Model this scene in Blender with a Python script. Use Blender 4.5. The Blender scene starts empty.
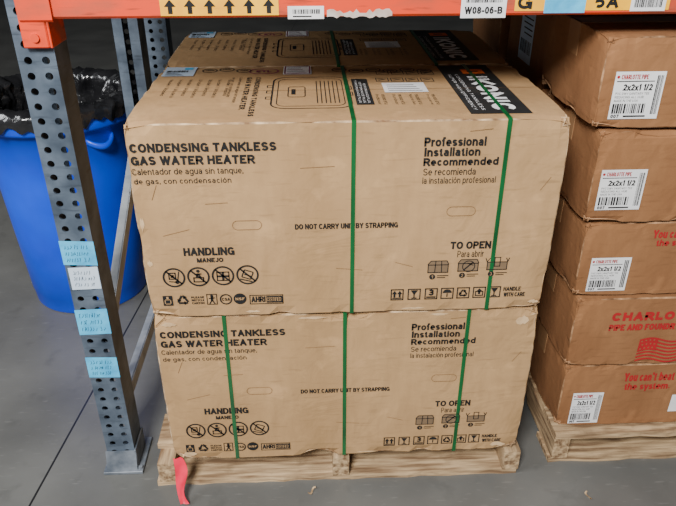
import bpy, bmesh, math, random
from mathutils import Vector, Matrix, noise
random.seed(4)
S = bpy.context.scene
COL = S.collection
R = math.radians

# ------------------------------------------------------------------ camera
PITCH, YAW, FPX = R(29), R(2.7), 670.0
CAM = Vector((-0.072, -1.084, 1.203))
cd = bpy.data.cameras.new('camera'); cam = bpy.data.objects.new('camera', cd); COL.objects.link(cam)
cam.location = CAM; cam.rotation_euler = (R(90) - PITCH, 0, -YAW)
cd.sensor_width = 36; cd.lens = 36 * FPX / 676; cd.clip_start = .01
S.camera = cam
_f = Vector((math.sin(YAW) * math.cos(PITCH), math.cos(YAW) * math.cos(PITCH), -math.sin(PITCH)))
_r = Vector((math.cos(YAW), -math.sin(YAW), 0)); _u = _r.cross(_f)
def ray(px, py): return _r * (px - 338) + _u * (253 - py) + _f * FPX
def onY(px, py, Y): d = ray(px, py); return CAM + d * ((Y - CAM.y) / d.y)
def onZ(px, py, Z): d = ray(px, py); return CAM + d * ((Z - CAM.z) / d.z)

# ------------------------------------------------------------------ materials
def pmat(name, c, c2=None, scale=8, rough=.6, metal=0, bump=0, stretch=(1, 1, 1), lo=.35, hi=.65, detail=6, spec=.5, dent=0, grime=0, fibre=0):
    m = bpy.data.materials.new(name); m.use_nodes = True
    nt = m.node_tree; b = nt.nodes['Principled BSDF']
    tc = nt.nodes.new('ShaderNodeTexCoord'); mp = nt.nodes.new('ShaderNodeMapping'); mp.inputs['Scale'].default_value = stretch
    nz = nt.nodes.new('ShaderNodeTexNoise'); nz.inputs['Scale'].default_value = scale; nz.inputs['Detail'].default_value = detail
    cr = nt.nodes.new('ShaderNodeValToRGB')
    c2 = c2 or tuple(x * .85 for x in c)
    cr.color_ramp.elements[0].position = lo; cr.color_ramp.elements[1].position = hi
    cr.color_ramp.elements[0].color = (*c2, 1); cr.color_ramp.elements[1].color = (*c, 1)
    L = nt.links.new
    L(tc.outputs['Object'], mp.inputs['Vector']); L(mp.outputs['Vector'], nz.inputs['Vector'])
    L(nz.outputs['Fac'], cr.inputs['Fac']); col = cr.outputs['Color']
    def overlay(scl, rot, sc, p0, p1, amt, colr):
        m2 = nt.nodes.new('ShaderNodeMapping'); m2.inputs['Scale'].default_value = scl; m2.inputs['Rotation'].default_value = rot
        n3 = nt.nodes.new('ShaderNodeTexNoise'); n3.inputs['Scale'].default_value = sc; n3.inputs['Detail'].default_value = 8
        r3 = nt.nodes.new('ShaderNodeValToRGB'); r3.color_ramp.elements[0].position = p0; r3.color_ramp.elements[1].position = p1
        r3.color_ramp.elements[0].color = (0, 0, 0, 1); r3.color_ramp.elements[1].color = (amt, amt, amt, 1)
        mx = nt.nodes.new('ShaderNodeMixRGB'); mx.inputs['Color2'].default_value = (*colr, 1)
        L(tc.outputs['Object'], m2.inputs[0]); L(m2.outputs[0], n3.inputs['Vector']); L(n3.outputs['Fac'], r3.inputs[0]); L(r3.outputs[0], mx.inputs['Fac']); L(col, mx.inputs['Color1'])
        return mx.outputs[0]
    if grime:
        col = overlay((2, 2, 16), (.3, .5, .2), 9, .58, .74, grime, [x * .45 for x in c2])
        col = overlay((1, 1, 1), (1, .2, .7), 3.3, .52, .75, grime * .8, [x * .62 for x in c2])
    if fibre:
        col = overlay((1, 1, .3), (0, 0, 0), 70, .42, .72, fibre, [x * .6 for x in c2])
        col = overlay((1, 1, 1), (.4, .1, 0), 22, .60, .72, fibre * 1.6, [min(1, x * 1.45) for x in c])
    L(col, b.inputs['Base Color'])
    b.inputs['Roughness'].default_value = rough; b.inputs['Metallic'].default_value = metal
    b.inputs['Specular IOR Level'].default_value = spec
    last = None
    if bump:
        bp = nt.nodes.new('ShaderNodeBump'); bp.inputs['Strength'].default_value = bump; bp.inputs['Distance'].default_value = .01
        L(nz.outputs['Fac'], bp.inputs['Height']); last = bp
    if dent:
        n2 = nt.nodes.new('ShaderNodeTexNoise'); n2.inputs['Scale'].default_value = 9; n2.inputs['Detail'].default_value = 3; n2.inputs['Distortion'].default_value = 1.2
        L(tc.outputs['Object'], n2.inputs['Vector'])
        b2 = nt.nodes.new('ShaderNodeBump'); b2.inputs['Strength'].default_value = dent; b2.inputs['Distance'].default_value = .02
        L(n2.outputs['Fac'], b2.inputs['Height'])
        if last: L(last.outputs['Normal'], b2.inputs['Normal'])
        last = b2
    if last: L(last.outputs['Normal'], b.inputs['Normal'])
    return m
def srgb(r, g, b):
    f = lambda c: (c / 255 / 12.92) if c / 255 <= .04045 else ((c / 255 + .055) / 1.055) ** 2.4
    return (f(r), f(g), f(b))

M = {}
M['card'] = pmat('tan_cardboard', srgb(177, 142, 101), srgb(160, 127, 88), 5, .85, bump=.05, stretch=(1, 1, .6), spec=.2, dent=.18, grime=.34, detail=8, fibre=.18)
M['card_edge'] = pmat('worn_cardboard_edge', srgb(204, 176, 140), srgb(116, 88, 62), 40, .9, spec=.2, bump=.3)
M['torn'] = pmat('torn_cardboard_fibre', srgb(204, 174, 136), srgb(182, 150, 112), 60, .95, spec=.1)
M['brown'] = pmat('brown_cardboard', srgb(148, 105, 70), srgb(132, 91, 59), 6, .85, bump=.05, spec=.2, dent=.18, grime=.32, detail=8, fibre=.18)
M['brown_edge'] = pmat('worn_brown_edge', srgb(178, 138, 102), srgb(96, 69, 47), 40, .9, spec=.2, bump=.3)
M['ink'] = pmat('black_ink', (.010, .010, .011), (.016, .016, .016), 40, .7, spec=.2)
M['panelink'] = pmat('worn_black_print', (.014, .014, .015), (.028, .026, .023), 14, .6, spec=.3)
M['inkgrey'] = pmat('grey_halftone_ink', srgb(122, 100, 76), srgb(112, 92, 70), 40, .8, spec=.2)
M['fold'] = pmat('pressed_fold_line', srgb(126, 96, 66), srgb(116, 88, 60), 40, .9, spec=.1)
M['white'] = pmat('white_paper', srgb(230, 230, 230), srgb(216, 216, 218), 20, .6)
M['paleblue'] = pmat('pale_blue_paper', srgb(198, 212, 226), srgb(184, 202, 220), 20, .6)
M['inkorange'] = pmat('orange_ink', srgb(236, 108, 34), srgb(222, 98, 30), 30, .7)
M['inkred'] = pmat('red_ink', srgb(168, 22, 26), srgb(152, 22, 26), 40, .7)
M['inkpurple'] = pmat('purple_red_ink', srgb(130, 38, 70), srgb(116, 34, 62), 40, .7)
M['strap'] = pmat('green_strap_plastic', srgb(18, 92, 46), srgb(10, 70, 34), 60, .35, stretch=(1, 1, .2))
M['orange'] = pmat('orange_painted_steel', srgb(222, 64, 26), srgb(164, 78, 56), 16, .45, stretch=(.4, 1, 1), lo=.36, hi=.52, grime=.7)
M['steel'] = pmat('grey_painted_steel', srgb(98, 110, 124), srgb(62, 73, 86), 18, .45, metal=.2, bump=.08, grime=.7)
M['foot'] = pmat('scuffed_grey_steel', srgb(122, 128, 136), srgb(76, 84, 94), 25, .5, metal=.2, bump=.1, grime=.5)
M['galv'] = pmat('pale_galvanised_steel', srgb(172, 178, 184), srgb(140, 147, 155), 22, .45, metal=.15, bump=.05, grime=.3)
M['tape'] = pmat('light_blue_tape', srgb(76, 184, 226), srgb(56, 158, 204), 26, .7, bump=.4)
M['tapeink'] = pmat('dark_marker', srgb(18, 42, 62), srgb(26, 52, 72), 40, .8)
M['yellow'] = pmat('yellow_sticker', srgb(255, 192, 12), srgb(240, 168, 14), 25, .5, grime=.2)
M['blue'] = pmat('blue_plastic', srgb(16, 74, 220), srgb(12, 60, 198), 5, .34, bump=.02)
M['bag'] = pmat('black_plastic_film', (.012, .012, .013), (.006, .006, .007), 18, .14, bump=1.0, spec=.8)
M['wood'] = pmat('pale_pine', srgb(192, 164, 126), srgb(114, 88, 62), 9, .8, bump=.3, stretch=(1, 10, 10), grime=.6)
M['woody'] = pmat('pale_pine_lengthwise', srgb(192, 164, 126), srgb(110, 84, 58), 9, .8, bump=.3, stretch=(10, 1, 10), grime=.6)
M['chip'] = pmat('chipboard', srgb(150, 126, 96), srgb(126, 102, 76), 60, .85)
M['pink'] = pmat('pink_red_ribbon_plastic', srgb(230, 30, 70), srgb(206, 18, 56), 30, .4)
M['wall'] = pmat('grey_wall_paint', srgb(84, 86, 88), srgb(72, 74, 76), 2, .8)
M['clear'] = pmat('packing_tape_film', srgb(166, 128, 92), srgb(152, 114, 80), 10, .22)
M['residue'] = pmat('torn_paper_residue', srgb(206, 200, 194), srgb(176, 150, 136), 30, .8)

def floor_mat():
    m = pmat('sealed_concrete', srgb(102, 102, 99), srgb(80, 80, 78), 3.4, .36, bump=.02, detail=12, lo=.30, hi=.72, grime=.3)
    nt = m.node_tree; L = nt.links.new; b = nt.nodes['Principled BSDF']
    colsock = b.inputs['Base Color'].links[0].from_socket
    tc = [n for n in nt.nodes if n.type == 'TEX_COORD'][0]
    sx = nt.nodes.new('ShaderNodeSeparateXYZ'); L(tc.outputs['Object'], sx.inputs[0])
    def mth(op, a, bb, clamp=False):
        n = nt.nodes.new('ShaderNodeMath'); n.operation = op; n.use_clamp = clamp
        for i, x in enumerate((a, bb)):
            if x is None: continue
            if isinstance(x, (int, float)): n.inputs[i].default_value = x
            else: L(x, n.inputs[i])
        return n.outputs[0]
    ay = mth('MULTIPLY', sx.outputs['Y'], .0935)
    d = mth('SUBTRACT', sx.outputs['X'], ay); d = mth('ADD', d, .700); d = mth('ABSOLUTE', d, None)
    g = mth('LESS_THAN', d, .0025)
    mp = nt.nodes.new('ShaderNodeMapping'); mp.inputs['Scale'].default_value = (4, 22, 1); mp.inputs['Rotation'].default_value = (0, 0, .6)
    n2 = nt.nodes.new('ShaderNodeTexNoise'); n2.inputs['Scale'].default_value = 6; n2.inputs['Detail'].default_value = 9
    L(tc.outputs['Object'], mp.inputs[0]); L(mp.outputs[0], n2.inputs['Vector'])
    sc = mth('SUBTRACT', n2.outputs['Fac'], .62); sc = mth('MULTIPLY', sc, 2.2, True)
    mx = nt.nodes.new('ShaderNodeMixRGB'); L(sc, mx.inputs['Fac']); L(colsock, mx.inputs['Color1'])
    mx.inputs['Color2'].default_value = (*srgb(142, 141, 137), 1)
    m2 = nt.nodes.new('ShaderNodeMixRGB'); L(g, m2.inputs['Fac']); L(mx.outputs[0], m2.inputs['Color1'])
    m2.inputs['Color2'].default_value = (*srgb(30, 30, 30), 1)
    L(m2.outputs[0], b.inputs['Base Color'])
    return m
M['floor'] = floor_mat()

# ------------------------------------------------------------------ object helpers
def link(name, me, mats, parent=None, smooth=False, label=None):
    for m in mats: me.materials.append(m)
    if smooth:
        for p in me.polygons: p.use_smooth = True
    o = bpy.data.objects.new(name, me); COL.objects.link(o)
    if parent: o.parent = parent
    if label: o['label'] = label
    return o
def thing(name, label, cat, loc=(0, 0, 0), rz=0, group=None):
    o = bpy.data.objects.new(name, None); COL.objects.link(o); o.empty_display_size = .05
    o.location = loc; o.rotation_euler = (0, 0, rz); tag(o, label, cat, group); return o
def tag(o, label, cat, group=None):
    o['label'] = label; o['category'] = cat
    if group: o['group'] = group
    return o
class MB:
    def __init__(s): s.v = []; s.f = []; s.m = []
    def box(s, x0, x1, y0, y1, z0, z1, c=.0, m=0, M4=None):
        bm = bmesh.new(); bmesh.ops.create_cube(bm, size=1)
        for v in bm.verts:
            v.co = Vector(((x0 + x1) / 2 + v.co.x * (x1 - x0), (y0 + y1) / 2 + v.co.y * (y1 - y0), (z0 + z1) / 2 + v.co.z * (z1 - z0)))
        if c: bmesh.ops.bevel(bm, geom=bm.edges[:], offset=c, segments=1, affect='EDGES', profile=.5)
        s.add(bm, m, M4); return s
    def add(s, bm, m=0, M4=None):
        o = len(s.v); bm.verts.index_update()
        for v in bm.verts: s.v.append(M4 @ v.co if M4 else v.co.copy())
        for f in bm.faces: s.f.append([o + v.index for v in f.verts]); s.m.append(m)
        bm.free()
    def cyl(s, c, axis, r, h, n=20, m=0):
        bm = bmesh.new(); bmesh.ops.create_cone(bm, cap_ends=True, segments=n, radius1=r, radius2=r, depth=h)
        q = Vector((0, 0, 1)).rotation_difference(Vector(axis)).to_matrix().to_4x4()
        s.add(bm, m, Matrix.Translation(c) @ q); return s
    def quadgrid(s, rows, closed=False, m=0):
        o = len(s.v); n = len(rows[0])
        for r in rows: s.v += [Vector(p) for p in r]
        for i in range(len(rows) - 1):
            for j in range(n if closed else n - 1):
                k = (j + 1) % n
                s.f.append([o + i * n + j, o + i * n + k, o + (i + 1) * n + k, o + (i + 1) * n + j]); s.m.append(m)
        return s
    def prismx(s, prof, x0, x1, m=0):
        o = len(s.v); n = len(prof)
        for x in (x0, x1): s.v += [Vector((x, y, z)) for y, z in prof]
        for j in range(n): s.f.append([o + j, o + (j + 1) % n, o + n + (j + 1) % n, o + n + j]); s.m.append(m)
        s.f.append([o + j for j in range(n)][::-1]); s.m.append(m); s.f.append([o + n + j for j in range(n)]); s.m.append(m)
        return s
    def mesh(s, name, fix=True):
        me = bpy.data.meshes.new(name); me.from_pydata([tuple(v) for v in s.v], [], s.f)
        for p, i in zip(me.polygons, s.m): p.material_index = i
        if fix:
            bm = bmesh.new(); bm.from_mesh(me); bmesh.ops.recalc_face_normals(bm, faces=bm.faces[:]); bm.to_mesh(me); bm.free()
        return me
    def build(s, name, mats, parent=None, smooth=False, label=None, fix=True):
        if not isinstance(mats, (list, tuple)): mats = [mats]
        return link(name, s.mesh(name, fix), mats, parent, smooth, label)

# ------------------------------------------------------------------ lettering: a plain grotesque drawn from strokes
def arc(cx, cy, rx, ry, a0, a1, n=12): return [(cx + rx * math.cos(R(a0 + (a1 - a0) * i / n)), cy + ry * math.sin(R(a0 + (a1 - a0) * i / n))) for i in range(n + 1)]
def sup(cx, cy, rx, ry, a0, a1, n=12, e=.92):
    """arc of a slightly squared ellipse, as in a grotesque"""
    out = []
    for i in range(n + 1):
        a = R(a0 + (a1 - a0) * i / n); c, s_ = math.cos(a), math.sin(a)
        out.append((cx + rx * math.copysign(abs(c) ** e, c), cy + ry * math.copysign(abs(s_) ** e, s_)))
    return out
ELL = sup(.5, .5, .5, .5, 0, 360, 28)
_S = arc(.5, .745, .46, .255, 18, 270) + arc(.5, .245, .5, .245, 90, -158)[1:]
_P = [(0, 0), (0, 1), (.58, 1)] + arc(.58, .73, .42, .27, 90, -90) + [(0, .46)]
GL = {  # glyph: (width, strokes); width None = one stem
 'A': (.74, [[(0, 0), (.5, 1)], [(.5, 1), (1, 0)], [(.18, .30), (.82, .30)]]),
 'B': (.70, [[(0, 0), (0, 1), (.58, 1)] + arc(.58, .76, .37, .24, 90, -90) + [(0, .52)], [(0, .52), (.62, .52)] + arc(.62, .26, .38, .26, 90, -90) + [(0, 0)]]),
 'C': (.72, [sup(.52, .5, .52, .5, 36, 324, 20)]),
 'D': (.72, [[(0, 0), (0, 1), (.45, 1)] + sup(.45, .5, .55, .5, 90, -90, 14) + [(0, 0)]]),
 'E': (.63, [[(1, 0), (0, 0), (0, 1), (1, 1)], [(0, .52), (.93, .52)]]),
 'F': (.58, [[(0, 0), (0, 1), (1, 1)], [(0, .50), (.90, .50)]]),
 'G': (.76, [sup(.5, .5, .5, .5, 36, 330, 20) + [(1, .28), (1, .45), (.56, .45)], [(1, .4), (1, 0)]]),
 'H': (.71, [[(0, 0), (0, 1)], [(1, 0), (1, 1)], [(0, .52), (1, .52)]]),
 'I': (None, [[(.5, 0), (.5, 1)]]),
 'J': (.54, [[(1, 1), (1, .28)] + arc(.5, .28, .5, .28, 0, -180)]),
 'K': (.74, [[(0, 0), (0, 1)], [(1, 1), (0, .36)], [(.34, .58), (1, 0)]]),
 'L': (.57, [[(0, 1), (0, 0), (1, 0)]]),
 'M': (.86, [[(0, 0), (0, 1)], [(0, 1), (.5, 0)], [(.5, 0), (1, 1)], [(1, 1), (1, 0)]]),
 'N': (.72, [[(0, 0), (0, 1)], [(0, 1), (1, 0)], [(1, 0), (1, 1)]]),
 'O': (.78, [ELL]), 'P': (.66, [_P]), 'Q': (.78, [ELL, [(.6, .25), (1, -.02)]]),
 'R': (.71, [_P, [(.52, .46), (1, 0)]]), 'S': (.68, [_S]),
 'T': (.66, [[(0, 1), (1, 1)], [(.5, 1), (.5, 0)]]),
 'U': (.71, [[(0, 1), (0, .32)] + arc(.5, .32, .5, .32, 180, 360) + [(1, 1)]]),
 'V': (.70, [[(0, 1), (.5, 0)], [(.5, 0), (1, 1)]]),
 'W': (1.02, [[(0, 1), (.25, 0)], [(.25, 0), (.5, 1)], [(.5, 1), (.75, 0)], [(.75, 0), (1, 1)]]),
 'X': (.70, [[(0, 0), (1, 1)], [(0, 1), (1, 0)]]),
 'Y': (.70, [[(0, 1), (.5, .42)], [(1, 1), (.5, .42)], [(.5, .46), (.5, 0)]]),
 'Z': (.64, [[(0, 1), (1, 1), (0, 0), (1, 0)]]),
 '0': (.58, [ELL]), '1': (.36, [[(0, .78), (.5, .84), (1, 1)], [(1, 1), (1, 0)]]),
 '2': (.57, [arc(.5, .70, .5, .30, 165, -38) + [(0, 0), (1, 0)]]),
 '3': (.57, [arc(.5, .76, .46, .24, 155, -90) + arc(.5, .26, .5, .26, 90, -160)[1:]]),
 '4': (.59, [[(.76, 0), (.76, 1), (0, .27), (1, .27)]]),
 '5': (.60, [[(.95, 1), (.10, 1), (.04, .56), (.45, .62)] + arc(.45, .31, .55, .31, 80, -128)]),
 '6': (.57, [arc(.5, .32, .5, .32, 0, 360, 18), arc(.56, .45, .56, .55, 55, 190)]),
 '7': (.55, [[(0, 1), (1, 1), (.35, 0)]]),
 '8': (.57, [arc(.5, .76, .44, .24, 0, 360, 16), arc(.5, .26, .5, .26, 0, 360, 16)]),
 '9': (.57, [arc(.5, .68, .5, .32, 0, 360, 18), arc(.44, .55, .56, .55, 10, -125)]),
 '-': (.32, [[(0, .36), (1, .36)]]), '.': (None, [[(.5, -.02), (.5, .09)]]), ',': (None, [[(.6, .09), (.3, -.16)]]), "'": (None, [[(.5, .76), (.5, 1)]]), '/': (.32, [[(0, 0), (1, 1)]]),
}
low = {
 'a': (.56, [arc(.48, .70, .44, .30, 160, 0) + [(.92, 0)], [(.92, .58), (.45, .56)] + arc(.42, .28, .42, .28, 90, 270) + [(.65, .05), (.92, .3)]]),
 'b': (.60, [[(0, 0), (0, 1.4)], ELL]), 'c': (.52, [arc(.52, .5, .52, .5, 38, 322, 18)]), 'd': (.60, [[(1, 0), (1, 1.4)], ELL]),
 'e': (.58, [[(0, .50), (1, .50)] + arc(.5, .5, .5, .5, 0, 312, 18)]),
 'f': (.36, [[(.42, 0), (.42, 1.25), (.6, 1.4), (1, 1.4)], [(0, 1), (.95, 1)]]),
 'g': (.60, [ELL, [(1, 1), (1, -.12), (.8, -.28), (.22, -.28), (.04, -.16)]]),
 'h': (.57, [[(0, 0), (0, 1.4)], [(0, .58)] + arc(.5, .58, .5, .42, 180, 0) + [(1, 0)]]),
 'i': (None, [[(.5, 0), (.5, 1)], [(.5, 1.26), (.5, 1.42)]]), 'j': (None, [[(.5, -.28), (.5, 1)], [(.5, 1.26), (.5, 1.42)]]),
 'k': (.55, [[(0, 0), (0, 1.4)], [(.95, 1), (0, .34)], [(.34, .56), (1, 0)]]), 'l': (None, [[(.5, 0), (.5, 1.4)]]),
 'm': (.90, [[(0, 0), (0, 1)], [(0, .62)] + arc(.25, .62, .25, .38, 180, 0) + [(.5, 0)], [(.5, .62)] + arc(.75, .62, .25, .38, 180, 0) + [(1, 0)]]),
 'n': (.57, [[(0, 0), (0, 1)], [(0, .58)] + arc(.5, .58, .5, .42, 180, 0) + [(1, 0)]]), 'o': (.60, [ELL]),
 'p': (.60, [[(0, 1), (0, -.28)], ELL]), 'q': (.60, [[(1, 1), (1, -.28)], ELL]),
 'r': (.36, [[(0, 0), (0, 1)], [(0, .5), (.25, .86), (.6, .98), (1, .98)]]), 's': (.52, [_S]),
 't': (.35, [[(.42, 1.34), (.42, .2), (.6, 0), (1, 0)], [(0, 1), (.98, 1)]]),
 'u': (.57, [[(0, 1), (0, .4)] + arc(.5, .4, .5, .4, 180, 360) + [(1, 1)], [(1, 1), (1, 0)]]),
 'v': (.54, [[(0, 1), (.5, 0)], [(.5, 0), (1, 1)]]), 'w': (.78, [[(0, 1), (.25, 0)], [(.25, 0), (.5, 1)], [(.5, 1), (.75, 0)], [(.75, 0), (1, 1)]]),
 'x': (.53, [[(0, 0), (1, 1)], [(0, 1), (1, 0)]]), 'y': (.54, [[(0, 1), (.5, 0)], [(1, 1), (.38, -.28), (.08, -.28)]]), 'z': (.50, [[(0, 1), (1, 1), (0, 0), (1, 0)]]),
}
low['ó'] = (.60, [ELL, [(.42, 1.22), (.70, 1.42)]])
def thick(pts, t):
    """a polyline as a strip with mitred joins"""
    closed = math.dist(pts[0], pts[-1]) < 1e-6
    q = [pts[0]]
    for p in pts[1:]:
        if math.dist(p, q[-1]) > 1e-5: q.append(p)
    n = len(q); L_, R_ = [], []
    def nrm(a, b):
        dx, dy = b[0] - a[0], b[1] - a[1]; l = math.hypot(dx, dy) or 1; return (-dy / l, dx / l)
    for i in range(n):
        if closed and i in (0, n - 1): n0, n1 = nrm(q[n - 2], q[n - 1]), nrm(q[0], q[1])
        else:
            n0 = nrm(q[i - 1], q[i]) if i > 0 else nrm(q[0], q[1]); n1 = nrm(q[i], q[i + 1]) if i < n - 1 else n0
        mx, my = n0[0] + n1[0], n0[1] + n1[1]; l = math.hypot(mx, my) or 1; mx /= l; my /= l
        k = t / 2 / max(.5, mx * n0[0] + my * n0[1])
        L_.append((q[i][0] + mx * k, q[i][1] + my * k)); R_.append((q[i][0] - mx * k, q[i][1] - my * k))
    return L_, R_
_tc = {}
def text_geo(txt, bold, cx=1.0):
    k = (txt, int(bold), round(cx, 2))
    if k in _tc: return _tc[k]
    cx = round(cx, 2); t0 = (.12, .232, .262)[int(bold)]
    gs = cx if cx <= .95 else .95 + (cx - .95) * .65          # letters keep near their proportions; spare width goes between them
    tcap = t0 * min(1.12, max(.62, .35 + .65 * gs)); gap = (.11, .055, .055)[int(bold)] * gs + (cx - gs) * .66
    x = 0; V = []; Fc = []; lay = []
    XH = .735
    for ch in txt:
        if ch == ' ': x += .32 * cx; continue
        lc = ch in low; w, strokes = (low if lc else GL)[ch]
        t = tcap * (.90 if lc and bold else 1)
        w = t if w is None else max(t * 1.7, (w + (t0 - .16) * .45) * gs)
        H = XH if lc else 1.0
        def mp(u, v):
            X = x + t / 2 + (u - .5) * t if w <= t else x + t / 2 + u * (w - t)
            if v < 0: Y = t / 2 + v
            elif lc and v > 1.05: Y = (1 - t / 2) - (1.4 - v) * XH
            else: Y = t / 2 + v * (H - t)
            return (X, Y)
        for si, st in enumerate(strokes):
            pts = [mp(*p) for p in st]
            def ext(a, b, sa):
                if sa[1] in (0, 1, 1.4) and abs(a[1] - b[1]) > abs(a[0] - b[0]) * .5:
                    s_ = -1 if a[1] < b[1] else 1; dy = b[1] - a[1]; dx = b[0] - a[0]
                    return (a[0] - dx / abs(dy) * t / 2, a[1] + s_ * t / 2)
                if abs(a[1] - b[1]) < 1e-6 and sa[0] in (0, 1): return (a[0] + (-t / 2 if a[0] < b[0] else t / 2), a[1])
                return a
            if math.dist(pts[0], pts[-1]) > 1e-6:
                p0, p1 = ext(pts[0], pts[1], st[0]), ext(pts[-1], pts[-2], st[-1]); pts[0], pts[-1] = p0, p1
            Lp, Rp = thick(pts, t); o = len(V)
            for a, b in zip(Lp, Rp): V.append(a); V.append(b); lay.append(si); lay.append(si)
            for i in range(len(Lp) - 1): Fc.append([o + 2 * i, o + 2 * i + 1, o + 2 * i + 3, o + 2 * i + 2])
        x += w + gap
    xs = [v[0] for v in V]; ys = [v[1] for v in V]
    x0, x1, y0, y1 = min(xs), max(xs), min(ys), max(ys)
    _tc[k] = ([((a - x0) / (x1 - x0), (b - y0) / (y1 - y0)) for a, b in V], Fc, lay, (x1 - x0) / (y1 - y0)); return _tc[k]

class Print:
    """flat printing in u,v; w = layer"""
    def __init__(s): s.v = []; s.f = []; s.m = []
    def poly(s, pts, m=0, w=0):
        o = len(s.v); s.v += [(p[0], p[1], w) for p in pts]; s.f.append(list(range(o, o + len(pts)))); s.m.append(m)
    def rect(s, a, b, c, d, m=0, w=0): s.poly([(a, b), (c, b), (c, d), (a, d)], m, w)
    def line(s, x0, y0, x1, y1, t, m=0, w=0):
        dx, dy = x1 - x0, y1 - y0; l = math.hypot(dx, dy) or 1; nx, ny = -dy / l * t / 2, dx / l * t / 2
        s.poly([(x0 + nx, y0 + ny), (x0 - nx, y0 - ny), (x1 - nx, y1 - ny), (x1 + nx, y1 + ny)], m, w)
    def path(s, pts, t, m=0, w=0, close=False):
        q = list(pts) + ([pts[0]] if close else [])
        for a, b in zip(q, q[1:]): s.line(a[0], a[1], b[0], b[1], t, m, w)
    def frame(s, a, b, c, d, t, m=0, w=0):
        s.rect(a, b, c, b + t, m, w); s.rect(a, d - t, c, d, m, w); s.rect(a, b, a + t, d, m, w); s.rect(c - t, b, c, d, m, w)
    def rframe(s, a, b, c, d, r, t, m=0, w=0):
        pts = []
        for cx, cy, q in ((c - r, d - r, 0), (a + r, d - r, 90), (a + r, b + r, 180), (c - r, b + r, 270)):
            for i in range(6): g = R(q + 18 * i); pts.append((cx + r * math.cos(g), cy + r * math.sin(g)))
        s.path(pts, t, m, w, True)
    def ring(s, x, y, r, t, m=0, w=0, n=28, sq=1):
        for i in range(n):
            a, b = 2 * math.pi * i / n, 2 * math.pi * (i + 1) / n
            s.poly([(x + r * math.cos(a), y + sq * r * math.sin(a)), (x + r * math.cos(b), y + sq * r * math.sin(b)),
                    (x + (r - t) * math.cos(b), y + sq * (r - t) * math.sin(b)), (x + (r - t) * math.cos(a), y + sq * (r - t) * math.sin(a))], m, w)
    def disc(s, x, y, r, m=0, w=0, n=24): s.poly([(x + r * math.cos(2 * math.pi * i / n), y + r * math.sin(2 * math.pi * i / n)) for i in range(n)], m, w)
    def star(s, x, y, r, m=0, w=0): s.poly([(x + (r if i % 2 == 0 else r * .42) * math.cos(math.pi / 2 + math.pi * i / 5), y + (r if i % 2 == 0 else r * .42) * math.sin(math.pi / 2 + math.pi * i / 5)) for i in range(10)], m, w)
    def stadium(s, x, y, hw, hh, t, m=0, w=0):
        pts = []
        for i in range(13): a = -math.pi / 2 + math.pi * i / 12; pts.append((x + hw - hh + hh * math.cos(a), y + hh * math.sin(a)))
        for i in range(13): a = math.pi / 2 + math.pi * i / 12; pts.append((x - hw + hh + hh * math.cos(a), y + hh * math.sin(a)))
        s.path(pts, t, m, w, True)
    def text(s, txt, a, b, c, d, m=0, w=0, bold=False, rot=False):
        """fills the box a,b-c,d; rot: reads towards -v with tops towards +u"""
        want = (d - b) / (c - a) if rot else (c - a) / (d - b)
        cx = want / text_geo(txt, bold)[3]
        for _ in range(4): cx *= want / text_geo(txt, bold, cx)[3]
        cx = min(2.2, max(.35, cx))
        vs, fs, lay, _q = text_geo(txt, bold, cx); o = len(s.v)
        for (x, y), l in zip(vs, lay):
            ww = w + .12 * l
            s.v.append((a + y * (c - a), d - x * (d - b), ww) if rot else (a + x * (c - a), b + y * (d - b), ww))
        for f in fs: s.f.append([o + i for i in f]); s.m.append(m)
    def arrow_up(s, x, y0, y1, hw, m=0, w=0):
        ym = y0 + (y1 - y0) * .5
        s.poly([(x - hw * .38, y0), (x + hw * .38, y0), (x + hw * .38, ym), (x - hw * .38, ym)], m, w)
        s.poly([(x - hw, ym), (x + hw, ym), (x, y1)], m, w)
    def barcode(s, a, b, c, d, m=0, w=0, seed=0, n=70):
        rr = random.Random(seed); x = a
        while x < c:
            t = rr.choice([1, 1, 2, 3]) * (c - a) / n; s.rect(x, b, min(x + t, c), d, m, w); x += t + rr.choice([1, 1, 2]) * (c - a) / n
    def recyc(p, x, z, r, m=0, w=0):
        for a in (90, 210, 330):
            q = R(a); b = R(a + 120)
            x0, z0, x1, z1 = x + r * math.cos(q), z + r * math.sin(q), x + r * math.cos(b), z + r * math.sin(b)
            p.line(x0 + (x1 - x0) * .12, z0 + (z1 - z0) * .12, x0 + (x1 - x0) * .7, z0 + (z1 - z0) * .7, r * .34, m, w)
            mx, mz = x0 + (x1 - x0) * .6, z0 + (z1 - z0) * .6; ex, ez = x0 + (x1 - x0) * .98, z0 + (z1 - z0) * .98
            nx, nz = -(z1 - z0) * .2, (x1 - x0) * .2; p.poly([(mx + nx, mz + nz), (mx - nx, mz - nz), (ex, ez)], m, w)
    def build(s, name, mats, fn, parent, lay=.0003, label=None):
        me = bpy.data.meshes.new(name); me.from_pydata([tuple(fn(u, v, w * lay)) for u, v, w in s.v], [], s.f)
        for p, i in zip(me.polygons, s.m): p.material_index = i
        return link(name, me, mats, parent, label=label)

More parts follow.
